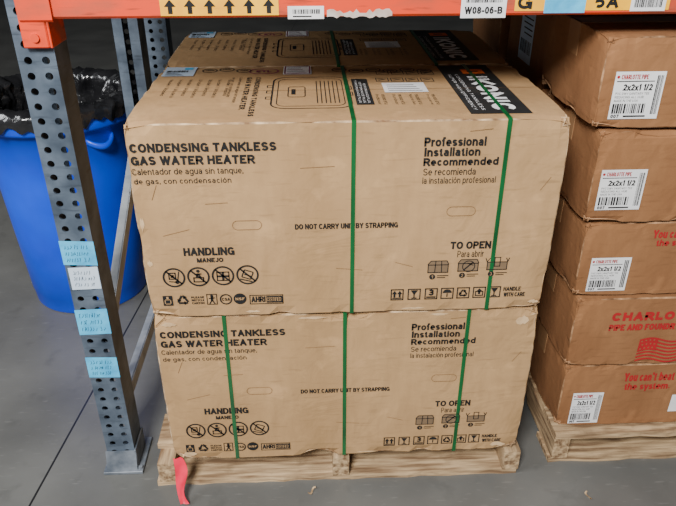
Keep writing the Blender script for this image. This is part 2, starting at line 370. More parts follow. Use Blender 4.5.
def carton_mesh(name, w, d, h, amp=.004, seed=0, r=.003, n=14, low_crush=0., high_crush=0.):
    def ax(a, b, n): return [a, a + r] + [a + r + (b - a - 2 * r) * i / n for i in range(1, n)] + [b - r, b]
    X, Y, Z = ax(-w / 2, w / 2, n), ax(-d / 2, d / 2, max(6, n // 2)), ax(0, h, max(6, n // 2))
    vid = {}; V = []; F = []; MI = []
    def g(i, j, k):
        if (i, j, k) not in vid:
            p = Vector((X[i], Y[j], Z[k])); ds = [w / 2 - abs(p.x), d / 2 - abs(p.y), min(p.z, h - p.z)]
            so = sorted(ds); e = math.exp(-so[1] / .010); c = math.exp(-so[2] / .022) * math.exp(-so[1] / .018)
            nz = max(0, noise.noise(p * 13 + Vector((seed * 7.3, seed, 0))) - .16)
            n4 = max(0, noise.noise(p * 34 + Vector((seed * 3.1, 0, seed))) - .05)
            kz = low_crush * math.exp(-p.z / .02) + high_crush * math.exp(-(h - p.z) / .02)
            a = amp * (e * (nz * 1.3 + n4 * .35) * (1 + kz) + c * (.9 + n4) * (1 + kz * .3))
            if so[1] < 1e-6: a += r * .35
            q = p.copy()
            for t in range(3):
                if ds[t] < 1e-6:
                    sg = (1 if p[t] > (h / 2 if t == 2 else 0) else -1); q[t] -= sg * a
            vid[(i, j, k)] = len(V); V.append(q)
        return vid[(i, j, k)]
    def face(idx, d2):
        F.append([g(*i) for i in idx]); MI.append(1 if d2 < r * .9 else 0)
    nx, ny, nz_ = len(X), len(Y), len(Z)
    for i in range(nx - 1):
        for j in range(ny - 1):
            m2 = min(w / 2 - abs((X[i] + X[i + 1]) / 2), d / 2 - abs((Y[j] + Y[j + 1]) / 2))
            for k in (0, nz_ - 1): face([(i, j, k), (i + 1, j, k), (i + 1, j + 1, k), (i, j + 1, k)], m2)
    for i in range(nx - 1):
        for k in range(nz_ - 1):
            zc = (Z[k] + Z[k + 1]) / 2; m2 = min(w / 2 - abs((X[i] + X[i + 1]) / 2), zc, h - zc)
            for j in (0, ny - 1): face([(i, j, k), (i + 1, j, k), (i + 1, j, k + 1), (i, j, k + 1)], m2)
    for j in range(ny - 1):
        for k in range(nz_ - 1):
            zc = (Z[k] + Z[k + 1]) / 2; m2 = min(d / 2 - abs((Y[j] + Y[j + 1]) / 2), zc, h - zc)
            for i in (0, nx - 1): face([(i, j, k), (i, j + 1, k), (i, j + 1, k + 1), (i, j, k + 1)], m2)
    mb = MB(); mb.v = V; mb.f = F; mb.m = MI
    return mb.mesh(name)

# ------------------------------------------------------------------ setting: floor and far walls; unseen roof added to block sky light, open behind the camera
def struct(nm, m, *b): o = MB().box(*b).build(nm, m); o['kind'] = 'structure'
struct('floor', M['floor'], -7, 7, -6, 10, -.1, 0)
struct('wall_back', M['wall'], -7, 7, 10, 10.15, -.1, 5)
struct('wall_right', M['wall'], 7, 7.15, -6, 10.15, -.1, 5)
struct('shade_ceiling', M['wall'], -7, 7.15, -1.2, 10.15, 5, 5.15)  # added out of view to block sky light, so the far floor darkens

# ------------------------------------------------------------------ pallets
def pallet(label, x0, x1, y0, y1, nstr, nboards, seed, PH, back=.0):
    rr = random.Random(seed); tb = .0135
    t = thing('wooden_pallet', label, 'pallet', ((x0 + x1) / 2, (y0 + y1) / 2, 0), group='wooden pallets')
    w, d = (x1 - x0) / 2, (y1 - y0) / 2
    for i in range(nstr):
        x = -w + .02 + (2 * w - .04) * i / (nstr - 1)
        mb = MB()
        prof = [(-d + .004, tb), (-d * .62, tb), (-d * .58, .040), (-d * .3, .040), (-d * .26, tb), (d * .26, tb), (d * .3, .040), (d * .58, .040), (d * .62, tb), (d - .004, tb), (d - .004, PH - tb), (-d + .004, PH - tb)]
        mb.prismx(prof, x - .0185, x + .0185)
        mb.build('stringer', M['woody'], t)
    def board(nm, y, bw, z0, z1):
        j = rr.uniform(-.005, .005); n = 26; rows = []
        for k in range(n + 1):
            x = -w + j + 2 * w * k / n; e0, e1 = rr.uniform(-.003, .003), rr.uniform(-.003, .003)
            if k in (0, n): x += rr.uniform(-.003, .003)
            rows.append([(x, y - bw / 2 + e0, z0), (x, y + bw / 2 + e1, z0), (x, y + bw / 2 + e1, z1), (x, y - bw / 2 + e0 + .001, z1 - abs(e0) * .7)])
        mb = MB(); mb.quadgrid(rows, True); L = len(mb.v); mb.f += [[0, 1, 2, 3], [L - 4, L - 3, L - 2, L - 1]]; mb.m += [0, 0]
        mb.build(nm, M['wood'], t)
    for i in range(nboards):
        bw = .085 if i not in (0, nboards - 1) else .1
        board('deck_board', -d + .05 + back + (2 * d - .1 - back) * i / (nboards - 1), bw, PH - tb, PH)
    for y in (-d + .05, 0, d - .05): board('bottom_board', y, .09, 0, tb)
    return t
PH = .082; PH2 = .090
pallet('pale wooden pallet under the strapped tan cartons', -.425, .398, .006, .80, 3, 6, 1, PH, .05)
pallet('pale wooden pallet at the right under the red-printed brown cartons', .482, 1.22, .034, 1.06, 3, 7, 2, PH2)

# ------------------------------------------------------------------ strapped tan cartons
BW, BD = .76, .385
BHU = .386; Z1 = PH + .0005; TOP = .853
BHL = TOP - BHU - .003 - Z1; Z2 = Z1 + BHL + .003
YF1, YF2 = .006, 0.0
body_mesh = [carton_mesh('carton_body', BW, BD, BHU, .012, 3, n=44, low_crush=1.3), carton_mesh('carton_body', BW + .006, BD, BHL, .016, 9, n=44, low_crush=.9, high_crush=1.8),
             carton_mesh('carton_body', BW, BD, BHU, .009, 14, n=36), carton_mesh('carton_body', BW, BD, BHL, .009, 17, n=30)]
for me in body_mesh:
    me.materials.append(M['card']); me.materials.append(M['card_edge'])

def F(px, py): p = onY(px, py, YF2); return (p.x, p.z - Z2)
def T(px, py): p = onZ(px, py, TOP); return (p.x, p.y - (YF2 + BD / 2))
def front_prints():
    out = {}
    cur = [None]
    def new(name):
        p = Print(); out.setdefault(name, []).append(p); cur[0] = p; return p
    def tx(s, l, t, r, b, bold=False):
        a = F(l, b); c = F(r, t); cur[0].text(s, a[0], a[1], c[0], c[1], 0, 0, bold)
    new('heading_print')
    tx('CONDENSING TANKLESS', 130, 140.6, 276, 153.4, True); tx('GAS WATER HEATER', 131.5, 154.0, 255, 166, True)
    tx('Calentador de agua sin tanque,', 132.5, 166.8, 243, 176.6); tx('de gas, con condensación', 134.5, 177, 231, 185.6)
    new('installation_print')
    tx('Professional', 424, 136.2, 487, 146.4, True); tx('Installation', 424, 146.6, 481, 156.4, True); tx('Recommended', 423, 156.6, 499, 166.4, True)
    tx('Se recomienda', 423, 167.5, 476, 175.2); tx('la instalación profesional', 422, 176, 496, 185)
    new('warning_print'); tx('DO NOT CARRY UNIT BY STRAPPING', 295, 221.6, 398, 229.6, True)
    p = new('handling_print')
    tx('HANDLING', 184, 246.2, 234, 256.2, True); tx('MANEJO', 197, 257, 223, 262.6, True)
    k = .00172
    for i, (cx, cy) in enumerate([(174, 277.5), (198.5, 276.5), (223, 275.5), (247.5, 274.5)]):
        x, z = F(cx, cy); r = 12.2 * k
        p.ring(x, z, r, .0034); c = r * .68
        p.line(x - c, z + c, x + c, z - c, .0034)
        if i == 0:   # sack truck with carton
            p.frame(x - .010, z - .004, x + .004, z + .011, .0022); p.line(x + .006, z - .008, x + .010, z + .013, .002); p.disc(x + .005, z - .010, .0038); p.line(x - .010, z - .008, x + .005, z - .010, .002); p.rect(x - .006, z, x, z + .006)
        elif i == 1: # person standing on carton
            p.frame(x - .010, z - .012, x + .010, z - .001, .0022); p.line(x - .004, z - .001, x, z + .007, .0028); p.line(x + .004, z - .001, x, z + .007, .0028); p.disc(x, z + .012, .0032); p.line(x - .006, z + .006, x + .006, z + .006, .0022)
        elif i == 2: # stacked cartons
            p.frame(x - .012, z - .011, x, z - .001, .002); p.frame(x, z - .011, x + .012, z - .001, .002); p.frame(x - .012, z - .001, x, z + .009, .002); p.frame(x, z - .001, x + .012, z + .009, .002)
        else:        # tilted carton
            p.path([(x - .011, z - .004), (x + .005, z - .010), (x + .011, z + .005), (x - .005, z + .011)], .0022, 0, 0, True); p.line(x - .014, z - .009, x + .008, z - .015, .0024); p.line(x - .006, z + .001, x + .006, z - .003, .002)
    p = new('opening_print')
    tx('TO OPEN', 450, 240.2, 492, 249.4, True); tx('Para abrir', 457, 250, 484, 257)
    for i, (cx, cy) in enumerate([(438, 267), (468, 265.5), (497, 264)]):
        x, z = F(cx, cy); hw, hh = 11.5 * k, 7 * k; t_ = .0017
        p.rect(x - hw, z - hh, x + hw, z + hh * .5, 5, 0)
        p.poly([(x - hw, z + hh * .5), (x + hw, z + hh * .5), (x + hw * .82, z + hh * 1.15), (x - hw * .72, z + hh * 1.15)], 5 if i < 2 else 1, .5)
        p.frame(x - hw, z - hh, x + hw, z + hh * .5, t_, 0, 1)
        p.line(x - hw, z + hh * .5, x - hw * .72, z + hh * 1.15, t_, 0, 1); p.line(x + hw, z + hh * .5, x + hw * .82, z + hh * 1.15, t_, 0, 1)
        if i < 2: p.line(x - hw * .72, z + hh * 1.15, x + hw * .82, z + hh * 1.15, t_, 0, 1)
        if i == 0: p.line(x - .006, z - hh, x - .005, z + hh * 1.15, t_, 0, 1); p.line(x + .007, z - hh, x + .006, z + hh * 1.15, t_, 0, 1)
        elif i == 1:
            p.ring(x + .001, z - .001, .0125, .0018, 0, 1); p.line(x - .007, z - .008, x + .008, z + .007, .0028, 0, 1); p.line(x - .002, z + .006, x + .010, z + .001, .0018, 0, 1)
        else:
            p.line(x - hw, z + hh * .5, x - hw * 1.15, z + hh * 1.15, t_, 0, 1); p.line(x + hw, z + hh * .5, x + hw * 1.12, z + hh * 1.15, t_, 0, 1)
            p.frame(x - .006, z - hh * .4, x + .006, z + hh * 1.3, t_, 0, 1)
        p.disc(x - .010, z - hh - .0085, .0058, 0, 1)
        p.text(str(i + 1), x - .0120, z - hh - .0120, x - .0082, z - hh - .0050, 1, 2, False)
        for q in range(2): p.line(x - .001, z - hh - .0065 - .0042 * q, x + .021 - .006 * q, z - hh - .0065 - .0042 * q, .0016)
    p = new('compliance_print')
    x, z = F(168, 300.5); p.rect(x - .009, z - .011, x + .009, z + .011); p.frame(x - .006, z - .008, x + .006, z + .003, .0015, 1, 1); p.rect(x - .002, z + .004, x + .002, z + .009, 1, 1)
    x, z = F(183, 300); p.recyc(x, z, .0125)
    x, z = F(198, 299.5)
    for q, s_ in enumerate(('PLEASE', 'RECYCLE', 'CARTON')): p.text(s_, x - .012, z + .003 - q * .0065, x + .012, z + .008 - q * .0065, 0, 0, True)
    x, z = F(212, 299); p.frame(x - .010, z - .012, x + .010, z + .012, .0016); p.disc(x, z + .0075, .0028); p.line(x, z + .006, x, z - .003, .005); p.line(x, z - .002, x - .005, z - .01, .0024); p.line(x, z - .002, x + .005, z - .01, .0024); p.line(x - .006, z + .002, x + .006, z + .003, .002)
    x, z = F(226, 299); p.ring(x, z, .0118, .0026); p.text('CSA', x - .008, z - .0035, x + .008, z + .0035, 0, 0, True)
    x, z = F(240, 298.5); p.disc(x, z, .0122); p.text('NSF', x - .009, z - .0035, x + .009, z + .0035, 1, 1, True)
    a = F(250, 304); c = F(283, 294); p.frame(a[0], a[1], c[0], c[1], .0016)
    p.text('AHRI', a[0] + .003, a[1] + .004, a[0] + .030, c[1] - .003, 0, 0, True); p.rect(a[0] + .032, a[1] + .003, c[0] - .002, c[1] - .003)
    p.text('CERTIFIED', a[0] + .033, a[1] + .006, c[0] - .004, c[1] - .006, 1, 1)
    p = new('care_print')
    for i, cx in enumerate([397, 414, 431, 447, 463, 479]):
        x, z = F(cx, 294.5 - i * .5); r = .0125
        p.frame(x - r, z - r, x + r, z + r, .0022)
        if i == 0: p.arrow_up(x - .005, z - .006, z + .009, .005); p.arrow_up(x + .005, z - .006, z + .009, .005); p.line(x - .009, z - .008, x + .009, z - .008, .0022)
        elif i == 1: p.poly([(x - .007, z + .009), (x + .007, z + .009), (x + .0014, z), (x - .0014, z)]); p.line(x, z, x, z - .008, .0024); p.line(x - .005, z - .0085, x + .005, z - .0085, .002)
        elif i == 2: p.text('3', x - .005, z - .004, x + .005, z + .010, 0, 0, True); p.rect(x - .009, z - .009, x + .009, z - .006)
        elif i == 3:
            p.poly([(x + .009 * math.cos(R(a)), z + .001 + .008 * math.sin(R(a))) for a in range(0, 181, 15)]); p.line(x, z, x, z - .008, .0022)
        elif i == 4: p.recyc(x, z - .001, .0098)
        else: p.frame(x - .008, z - .008, x + .008, z + .003, .002); p.arrow_up(x, z - .004, z + .009, .006)
    x, z = F(494, 291.5); r = .0125; p.frame(x - r, z - r, x + r, z + r, .0022); p.poly([(x - .007, z + .009), (x + .007, z + .009), (x + .0014, z), (x - .0014, z)]); p.line(x, z, x, z - .008, .0024); p.line(x - .005, z - .0085, x + .005, z - .0085, .002)
    tx('HANDLE', 503, 286, 521, 290.8, True); tx('WITH CARE', 503, 291.6, 525, 296.4, True)
    for (px, py) in ((247, 225), (461, 211)):
        p = new('hand_hole_crease'); x, z = F(px, py); p.stadium(x, z, .026, .009, .0011, 2)
    for (px, py, L, a) in ((163, 236, .05, .25), (470, 131, .04, .1), (336, 268, .05, -.1), (205, 204, .04, .05), (395, 262, .035, -.3), (152, 200, .03, 1.2), (540, 190, .03, 1.0), (300, 168, .06, .04)):
        p = new('crease'); x, z = F(px, py); p.line(x, z, x + L * math.cos(a), z + L * math.sin(a), .0009, 2)
    return out
def top_prints():
    out = {}
    def new(name): p = Print(); out.setdefault(name, []).append(p); return p
    p = new('brand_panel')
    a = T(473, 113.5); b = T(527, 109); X0, X1 = a[0] - .004, b[0] + .003; Y0 = -BD / 2 + .028; Y1 = BD / 2 - .010
    p.rect(X0, Y0, X1, Y1, 4, 0)
    p.text('IKONIC', X0 + .042, Y0 + .022, X1 - .016, Y1 - .096, 1, 1, True, rot=True)
    p.rect(X0 + .044, Y1 - .074, X1 - .018, Y1 - .038, 3, 1); p.rect(X0 + .055, Y1 - .060, X1 - .029, Y1 - .052, 4, 2)
    for q in range(2): p.text(('SUPER HIGH EFFICIENCY', 'CONDENSING TANKLESS')[q], X0 + .010 + q * .014, Y0 + .022, X0 + .017 + q * .014, Y1 - .08, 1, 1, rot=True)
    p = new('heading_print')
    l = T(246, 100)[0]
    p.text('CONDENSING TANKLESS', l + .008, -.16, l + .020, .10, 0, 0, True, rot=True)
    p.text('GAS WATER HEATER', l - .010, -.12, l + .002, .10, 0, 0, True, rot=True)
    p.text('Calentador de agua sin tanque,', l - .026, -.08, l - .018, .10, 0, 0, rot=True); p.text('de gas, con condensación', l - .040, -.04, l - .032, .10, 0, 0, rot=True)
    p = new('appliance_drawing')
    a = T(270, 109); c = T(348, 77)
    x0, y0, x1, y1 = a[0], a[1], c[0] - .004, c[1]
    p.rframe(x0, y0, x1, y1, .028, .0030); p.rframe(x0 + .010, y0 + .014, x1 - .012, y1 - .014, .018, .0016)
    ym = (y0 + y1) / 2
    p.rframe(x0 + .03, ym - .035, x0 + .062, ym + .035, .006, .002); p.rect(x0 + .036, ym - .018, x0 + .044, ym + .018)
    for q in range(6): p.line(x1 - .062 + q * .008, y0 + .03, x1 - .062 + q * .008, y1 - .03, .0018)
    for q in (-.04, 0, .04): p.frame(x0 - .012, ym + q - .008, x0, ym + q + .008, .002)
    p.frame(x1, ym - .03, x1 + .006, ym - .005, .002); p.frame(x1, ym + .012, x1 + .006, ym + .037, .002)
    p = new('notice_block')
    a = T(357, 105); c = T(372, 79); p.rect(a[0], a[1], a[0] + .032, c[1], 4)
    for q in range(3): p.text('PERFORMANCE PLUS', a[0] + .005 + q * .008, a[1] + .012, a[0] + .010 + q * .008, c[1] - .012 - q * .012, 1, 1, rot=True)
    for i in range(9):
        p = new('pictogram'); x, y = T(210 + i * 17 + (78 if i > 2 else 0), 71 - (i % 2)); p.stadium(x, y, .015, .015, .0026); p.line(x - .009, y, x + .009, y, .0046); p.line(x - .006, y + .008, x + .006, y + .008, .002)
    for i in range(8):
        p = new('pictogram'); x, y = T(382 + (i % 4) * 15, 80 - (i // 4) * 7); p.frame(x - .013, y - .014, x + .013, y + .015, .0018); p.line(x - .008, y - .004, x + .008, y + .006, .0030); p.line(x - .008, y + .008, x + .002, y + .008, .002)
    for i in range(4):
        p = new('rating_print'); x, y = T(380 + i * 17, 99); p.text(('Indoor', 'Outdoor', 'Natural Gas', 'Propane')[i], x - .006, y - .035, x, y + .03, 0, 0, rot=True); p.text('199,000 BTU', x + .004, y - .035, x + .011, y + .03, 0, 0, rot=True)
    p = new('approval_mark'); x, y = T(264, 71.5); p.stadium(x, y, .030, .020, .0035, 6); p.text('ETL', x - .016, y - .008, x + .016, y + .008, 6, 0, True)
    for k in range(7):
        p = new('model_print'); x, y = T(166 + k * 10, 86); p.text('Model / Modelo', x, y - .07 - .012 * (k % 2), x + .008, y + .045, 0, 0, rot=True)
    p = new('flap_seam')
    p.line(-BW / 2 + .004, .0, BW / 2 - .004, .0, .0012, 2)
    return out
FP = front_prints(); TP = top_prints()

def strap(x, parent, h):
    mb = MB(); d, w, t = BD / 2, .0038, .0012
    out = [(-d - t, .0006), (-d - t, h + .0002), (-d + .003, h + t), (d - .003, h + t), (d + t, h - .002), (d + t, .0006)]
    inn = [(-d + .0006, .0012), (-d + .0006, h - .001), (-d + .004, h - .0005), (d - .004, h - .0005), (d - .0006, h - .002), (d - .0006, .0012)]
    rows = []
    for (oy, oz), (iy, iz) in zip(out, inn): rows.append([(x - w, oy, oz), (x + w, oy, oz), (x + w, iy, iz), (x - w, iy, iz)])
    mb.quadgrid(rows, True); mb.f.append([0, 1, 2, 3]); mb.m.append(0); n = len(mb.v); mb.f.append([n - 4, n - 3, n - 2, n - 1]); mb.m.append(0)
    return mb.build('strap', M['strap'], parent, label='green plastic strap')
def torn(parent, h, spots, seed):
    rr = random.Random(seed)
    for (u, v, L, H) in spots:   # ragged patches where the outer paper has torn off
        q = Print(); n = 7; top = []; bot = []
        for i in range(n + 1):
            s = i / n; e = math.sin(math.pi * s) ** .5
            top.append((u + L * s, v + H * e * rr.uniform(.4, 1))); bot.append((u + L * s, v - H * e * rr.uniform(.2, .8)))
        q.poly(bot + top[::-1]); q.build('torn_patch', [M['torn']], lambda a, b, w: (a, -BD / 2 - .0006, b), parent, label='torn pale patch of cardboard')
proto_prints = []
def heater_carton(label, loc, rz, mi, straps, h, lab=True):
    t = thing('water_heater_carton', label, 'carton', loc, rz, 'strapped water heater cartons')
    b = bpy.data.objects.new('carton_body', body_mesh[mi]); COL.objects.link(b); b.parent = t
    if not proto_prints:
        for d, fn in ((FP, lambda u, v, w: (u, -BD / 2 - .0010 - w, v)), (TP, lambda u, v, w: (u, v, BHU + .0006 + w))):
            for nm, ps in d.items():
                for p in ps: proto_prints.append(p.build(nm, [M['ink'], M['card'] if d is FP else M['white'], M['fold'], M['inkorange'], M['panelink'], M['inkgrey'], M['inkpurple']], fn, t))
    else:
        for o in proto_prints: c = o.copy(); COL.objects.link(c); c.parent = t; c.location.z = h - BHU
    for x in straps: strap(x, t, h)
    if lab:
        q = Print(); a = T(161, 77); c = T(189, 68)
        q.rect(a[0], a[1], a[0] + .065, a[1] + .075, 0, 0); q.barcode(a[0] + .006, a[1] + .03, a[0] + .05, a[1] + .045, 1, 1)
        for k in range(4): q.line(a[0] + .006, a[1] + .006 + k * .006, a[0] + .045 - k * .005, a[1] + .006 + k * .006, .002, 1, 1)
        q.rect(a[0] + .04, a[1] + .052, a[0] + .058, a[1] + .068, 2, 1)
        q.build('shipping_label', [M['paleblue'], M['ink'], M['tape']], lambda u, v, w: (u, v, h + .0013 + w), t, label='pale blue shipping label')
        for (l, tp, r, b_, cr) in ((283, 66.5, 311, 75, True), (385, 83, 423, 93, False)):
            q = Print(); a = T(l, b_); c = T(r, tp); q.rect(a[0], a[1], c[0], c[1], 0, 0)
            if cr: q.frame(a[0] + .002, a[1] + .003, c[0] - .002, c[1] - .003, .003, 2, 1)
            for k in range(4): q.line(a[0] + .008, a[1] + .01 + k * (c[1] - a[1]) / 5, c[0] - .01 - k * .004, a[1] + .01 + k * (c[1] - a[1]) / 5, .003, 1 if not cr or k % 2 else 2, 1)
            q.build('sticker', [M['white'], M['ink'], M['inkpurple']], lambda u, v, w: (u, v, h + .0013 + w), t, label='white printed sticker')
    return t
sx = lambda px, py, Y: onY(px, py, Y).x
t = heater_carton('tan printed carton at the front, topmost, with two green straps on its face', (0, YF2 + BD / 2, Z2), 0, 0, [sx(353, 200, 0), sx(499.5, 205, 0)], BHU)
torn(t, BHU, [(-.374, .20, .008, .020), (-.372, .12, .010, .012), (.350, .016, .022, .006), (-.20, .010, .030, .004), (.10, .008, .05, .003)], 1)
t = heater_carton('tan printed carton at the front directly on the pallet, with three green straps', (0.0, YF1 + BD / 2, Z1), 0, 1, [sx(231, 390, YF1), sx(344.5, 385, YF1), sx(461.5, 380, YF1)], BHL, False)
torn(t, BHL, [(-.366, BHL - .018, .03, .008), (-.10, BHL - .010, .06, .005), (.16, BHL - .009, .04, .004), (.335, BHL - .03, .028, .014), (-.36, .018, .03, .010), (.32, .016, .036, .010), (.02, .008, .05, .004)], 2)
heater_carton('tan printed carton behind the topmost front one, only its lid showing', (-.002, YF2 + BD * 1.5 + .006, Z2), R(.3), 2, [.0, .215], BHU)
heater_carton('tan printed carton at the back of the pallet under another', (-.002, YF1 + BD * 1.5 + .006, Z1), 0, 3, [.0, .215], BHL, False)

# ------------------------------------------------------------------ brown cartons on the right pallet
def ship_label(t, l, tp, r, b, Y, org, seed, digits):
    a = onY(l, b, Y); c = onY(r, tp, Y); q = Print()
    u0, v0, u1, v1 = a.x - org[0], a.z - org[2], c.x - org[0], c.z - org[2]; W, H = u1 - u0, v1 - v0
    q.rect(u0, v0, u1, v1, 0, 0)
    q.text('CHARLOTTE PIPE', u0 + W * .12, v1 - H * .16, u0 + W * .66, v1 - H * .06, 2, 1, True); q.disc(u0 + W * .06, v1 - H * .11, W * .03, 2, 1)
    q.line(u0 + W * .04, v1 - H * .20, u0 + W * .8, v1 - H * .20, H * .02, 1, 1)
    q.text(digits, u0 + W * .18, v1 - H * .40, u0 + W * .78, v1 - H * .25, 1, 1, True)
    for k in range(3): q.text(('PVC DWV SANITARY TEE', 'REDUCING ALL HUB', 'MADE IN THE USA')[k], u0 + W * .06, v1 - H * (.48 + .075 * k), u0 + W * (.74 - .1 * k), v1 - H * (.43 + .075 * k), 1, 1)
    q.barcode(u0 + W * .05, v0 + H * .12, u0 + W * .72, v0 + H * .33, 1, 1, seed, 52); q.barcode(u0 + W * .84, v0 + H * .10, u0 + W * .96, v0 + H * .92, 1, 1, seed + 5, 16)
    q.text('007', u0 + W * .05, v0 + H * .02, u0 + W * .22, v0 + H * .1, 1, 1, True); q.line(u0 + W * .3, v0 + H * .06, u0 + W * .75, v0 + H * .06, H * .035, 1, 1)
    return q
def red_text(org, Y, items):
    q = Print()
    for s, l, tp, r, b, bold in items:
        a = onY(l, b, Y); c = onY(r, tp, Y); q.text(s, a.x - org[0], a.z - org[2], c.x - org[0], c.z - org[2], 0, 0, bold)
    return q
def flag_print(org, Y, flag):
    q = Print()
    a = onY(flag[0], flag[3], Y); c = onY(flag[2], flag[1], Y); u0, v0, u1, v1 = a.x - org[0], a.z - org[2], c.x - org[0], c.z - org[2]
    W, H = u1 - u0, v1 - v0
    wv = lambda s: .09 * math.sin(s * 2 * math.pi) * H
    n = 24
    for k in range(7):
        b0 = v0 + H * (k * 2) / 13; b1 = v0 + H * (k * 2 + .95) / 13
        for i in range(n):
            s0, s1 = i / n, (i + 1) / n
            q.poly([(u0 + W * s0, b0 + wv(s0)), (u0 + W * s1, b0 + wv(s1)), (u0 + W * s1, b1 + wv(s1)), (u0 + W * s0, b1 + wv(s0))])
    for i in range(10):
        s0, s1 = i / n, (i + 1) / n; b0 = v0 + H * .44; b1 = v1
        q.poly([(u0 + W * s0, b0 + wv(s0)), (u0 + W * s1, b0 + wv(s1)), (u0 + W * s1, b1 + wv(s1)), (u0 + W * s0, b1 + wv(s0))], 0, 1)
    for i in range(4):
        for j in range(3):
            s = (i + .6 + .3 * (j % 2)) / n * 2.15; q.star(u0 + W * s, v0 + H * (.55 + j * .17) + wv(s), W * .030, 1, 2)
    return q
x0s = [.487, .480, .470, .460, .443]; hs = [.180, .178, .172, .190, .166]; yfs = [.062, .058, .066, .060, .064]
descs = ['brown carton at the bottom of the right stack, red slogan and white label',
         'brown carton second from the bottom of the right stack with red lettering and flag',
         'brown carton third from the bottom of the right stack with white label',
         'brown carton second from the top of the right stack with white label',
         'brown carton topmost at the front of the right stack with white label']
labs = [(567, 392, 604, 423, '2x2x1 1/2'), None, (585, 257, 632, 291, '2x2x1 1/2'), (594, 169, 648, 210, '2x2x1 1/2'), (607, 71, 667, 119, '2x2x1 1/2')]
z = PH2 + .0005; CW, CDP = .46, .31
for i in range(5):
    mesh = carton_mesh('carton_body', CW, CDP, hs[i] - .003, .012, 20 + i, n=30, low_crush=.6, high_crush=.6)
    org = (x0s[i] + CW / 2, yfs[i] + CDP / 2, z)
    t = thing('fitting_carton', descs[i], 'carton', org, 0, 'brown cartons on the right pallet')
    link('carton_body', mesh, [M['brown'], M['brown_edge']], t)
    Y = yfs[i]; fn = lambda u, v, w: (u, -CDP / 2 - .0012 - w, v)
    if labs[i]:
        q = ship_label(t, *labs[i][:4], Y, org, i * 3, labs[i][4]); q.build('shipping_label', [M['white'], M['ink'], M['inkred']], fn, t, label='white shipping label')
    if i == 0: red_text(org, Y, [("You can't beat", 623, 371.2, 676, 381.2, 1), ('the system.', 623, 381.6, 671, 391.4, 1)]).build('slogan_print', [M['inkred']], fn, t)
    if i == 1:
        red_text(org, Y, [('CHARLOTTE', 611, 309.6, 706, 321.7, 2), ('PIPE AND FOUNDRY', 608, 322.2, 681, 331, 2)]).build('name_print', [M['inkred']], fn, t)
        flag_print(org, Y, (634, 338, 684, 361)).build('flag_emblem', [M['inkred'], M['brown']], fn, t, label='red printed flag')
    if i == 2: red_text(org, Y, [("You can't beat", 652, 228.4, 708, 238, 1), ('the system.', 655, 238.2, 704, 247.6, 1)]).build('slogan_print', [M['inkred']], fn, t)
    if i == 0:
        q = Print(); a = onY(667, 411, Y); q.rect(a.x - org[0], a.z - org[2], a.x - org[0] + .07, a.z - org[2] + .05, 0, 0)
        q.build('document_pouch', [M['white']], fn, t, label='white document pouch')
    mb = MB(); h_ = hs[i] - .003
    mb.box(-CW / 2 - .0009, CW / 2 + .0009, -.028, .028, h_ - .0006, h_ + .0008); mb.box(-CW / 2 - .0009, -CW / 2 + .001, -.028, .028, h_ - .06, h_ + .0008)
    mb.build('packing_tape', M['clear'], t)
    z += hs[i]
for row, (y0, dx, hh) in enumerate(((.392, -.012, [.22, .22, .22, .245]), (.722, -.03, [.22, .23, .24, .245]))):
    z = PH2 + .0005
    for i, h in enumerate(hh):
        mesh = carton_mesh('carton_body', CW, CDP, h - .001, .009, 40 + row * 10 + i, n=16)
        t = thing('fitting_carton', (['plain brown carton behind the front row of the right stack, %s layer', 'plain brown carton in the rearmost row of the right stack, %s layer'][row] % ['lowest', 'second', 'third', ''][i]) if i < 3 else
                  ['brown carton just behind the topmost right carton, white label on its side', 'brown carton farthest back at the top of the right stack'][row],
                  'carton', (.47 + dx + CW / 2, y0 + CDP / 2, z), 0, 'brown cartons on the right pallet')
        link('carton_body', mesh, [M['brown'], M['brown_edge']], t)
        if row == 0 and i == 3:
            q = Print(); q.rect(-.05, .07, .05, .19, 0, 0); q.barcode(-.04, .09, .04, .12, 1, 1, 2, 40)
            for k in range(4): q.line(-.04, .135 + k * .012, .02 + .005 * k, .135 + k * .012, .003, 1, 1)
            q.build('shipping_label', [M['paleblue'], M['ink']], lambda u, v, w: (-CW / 2 - .0012 - w, u, v), t, label='pale shipping label')
        z += h

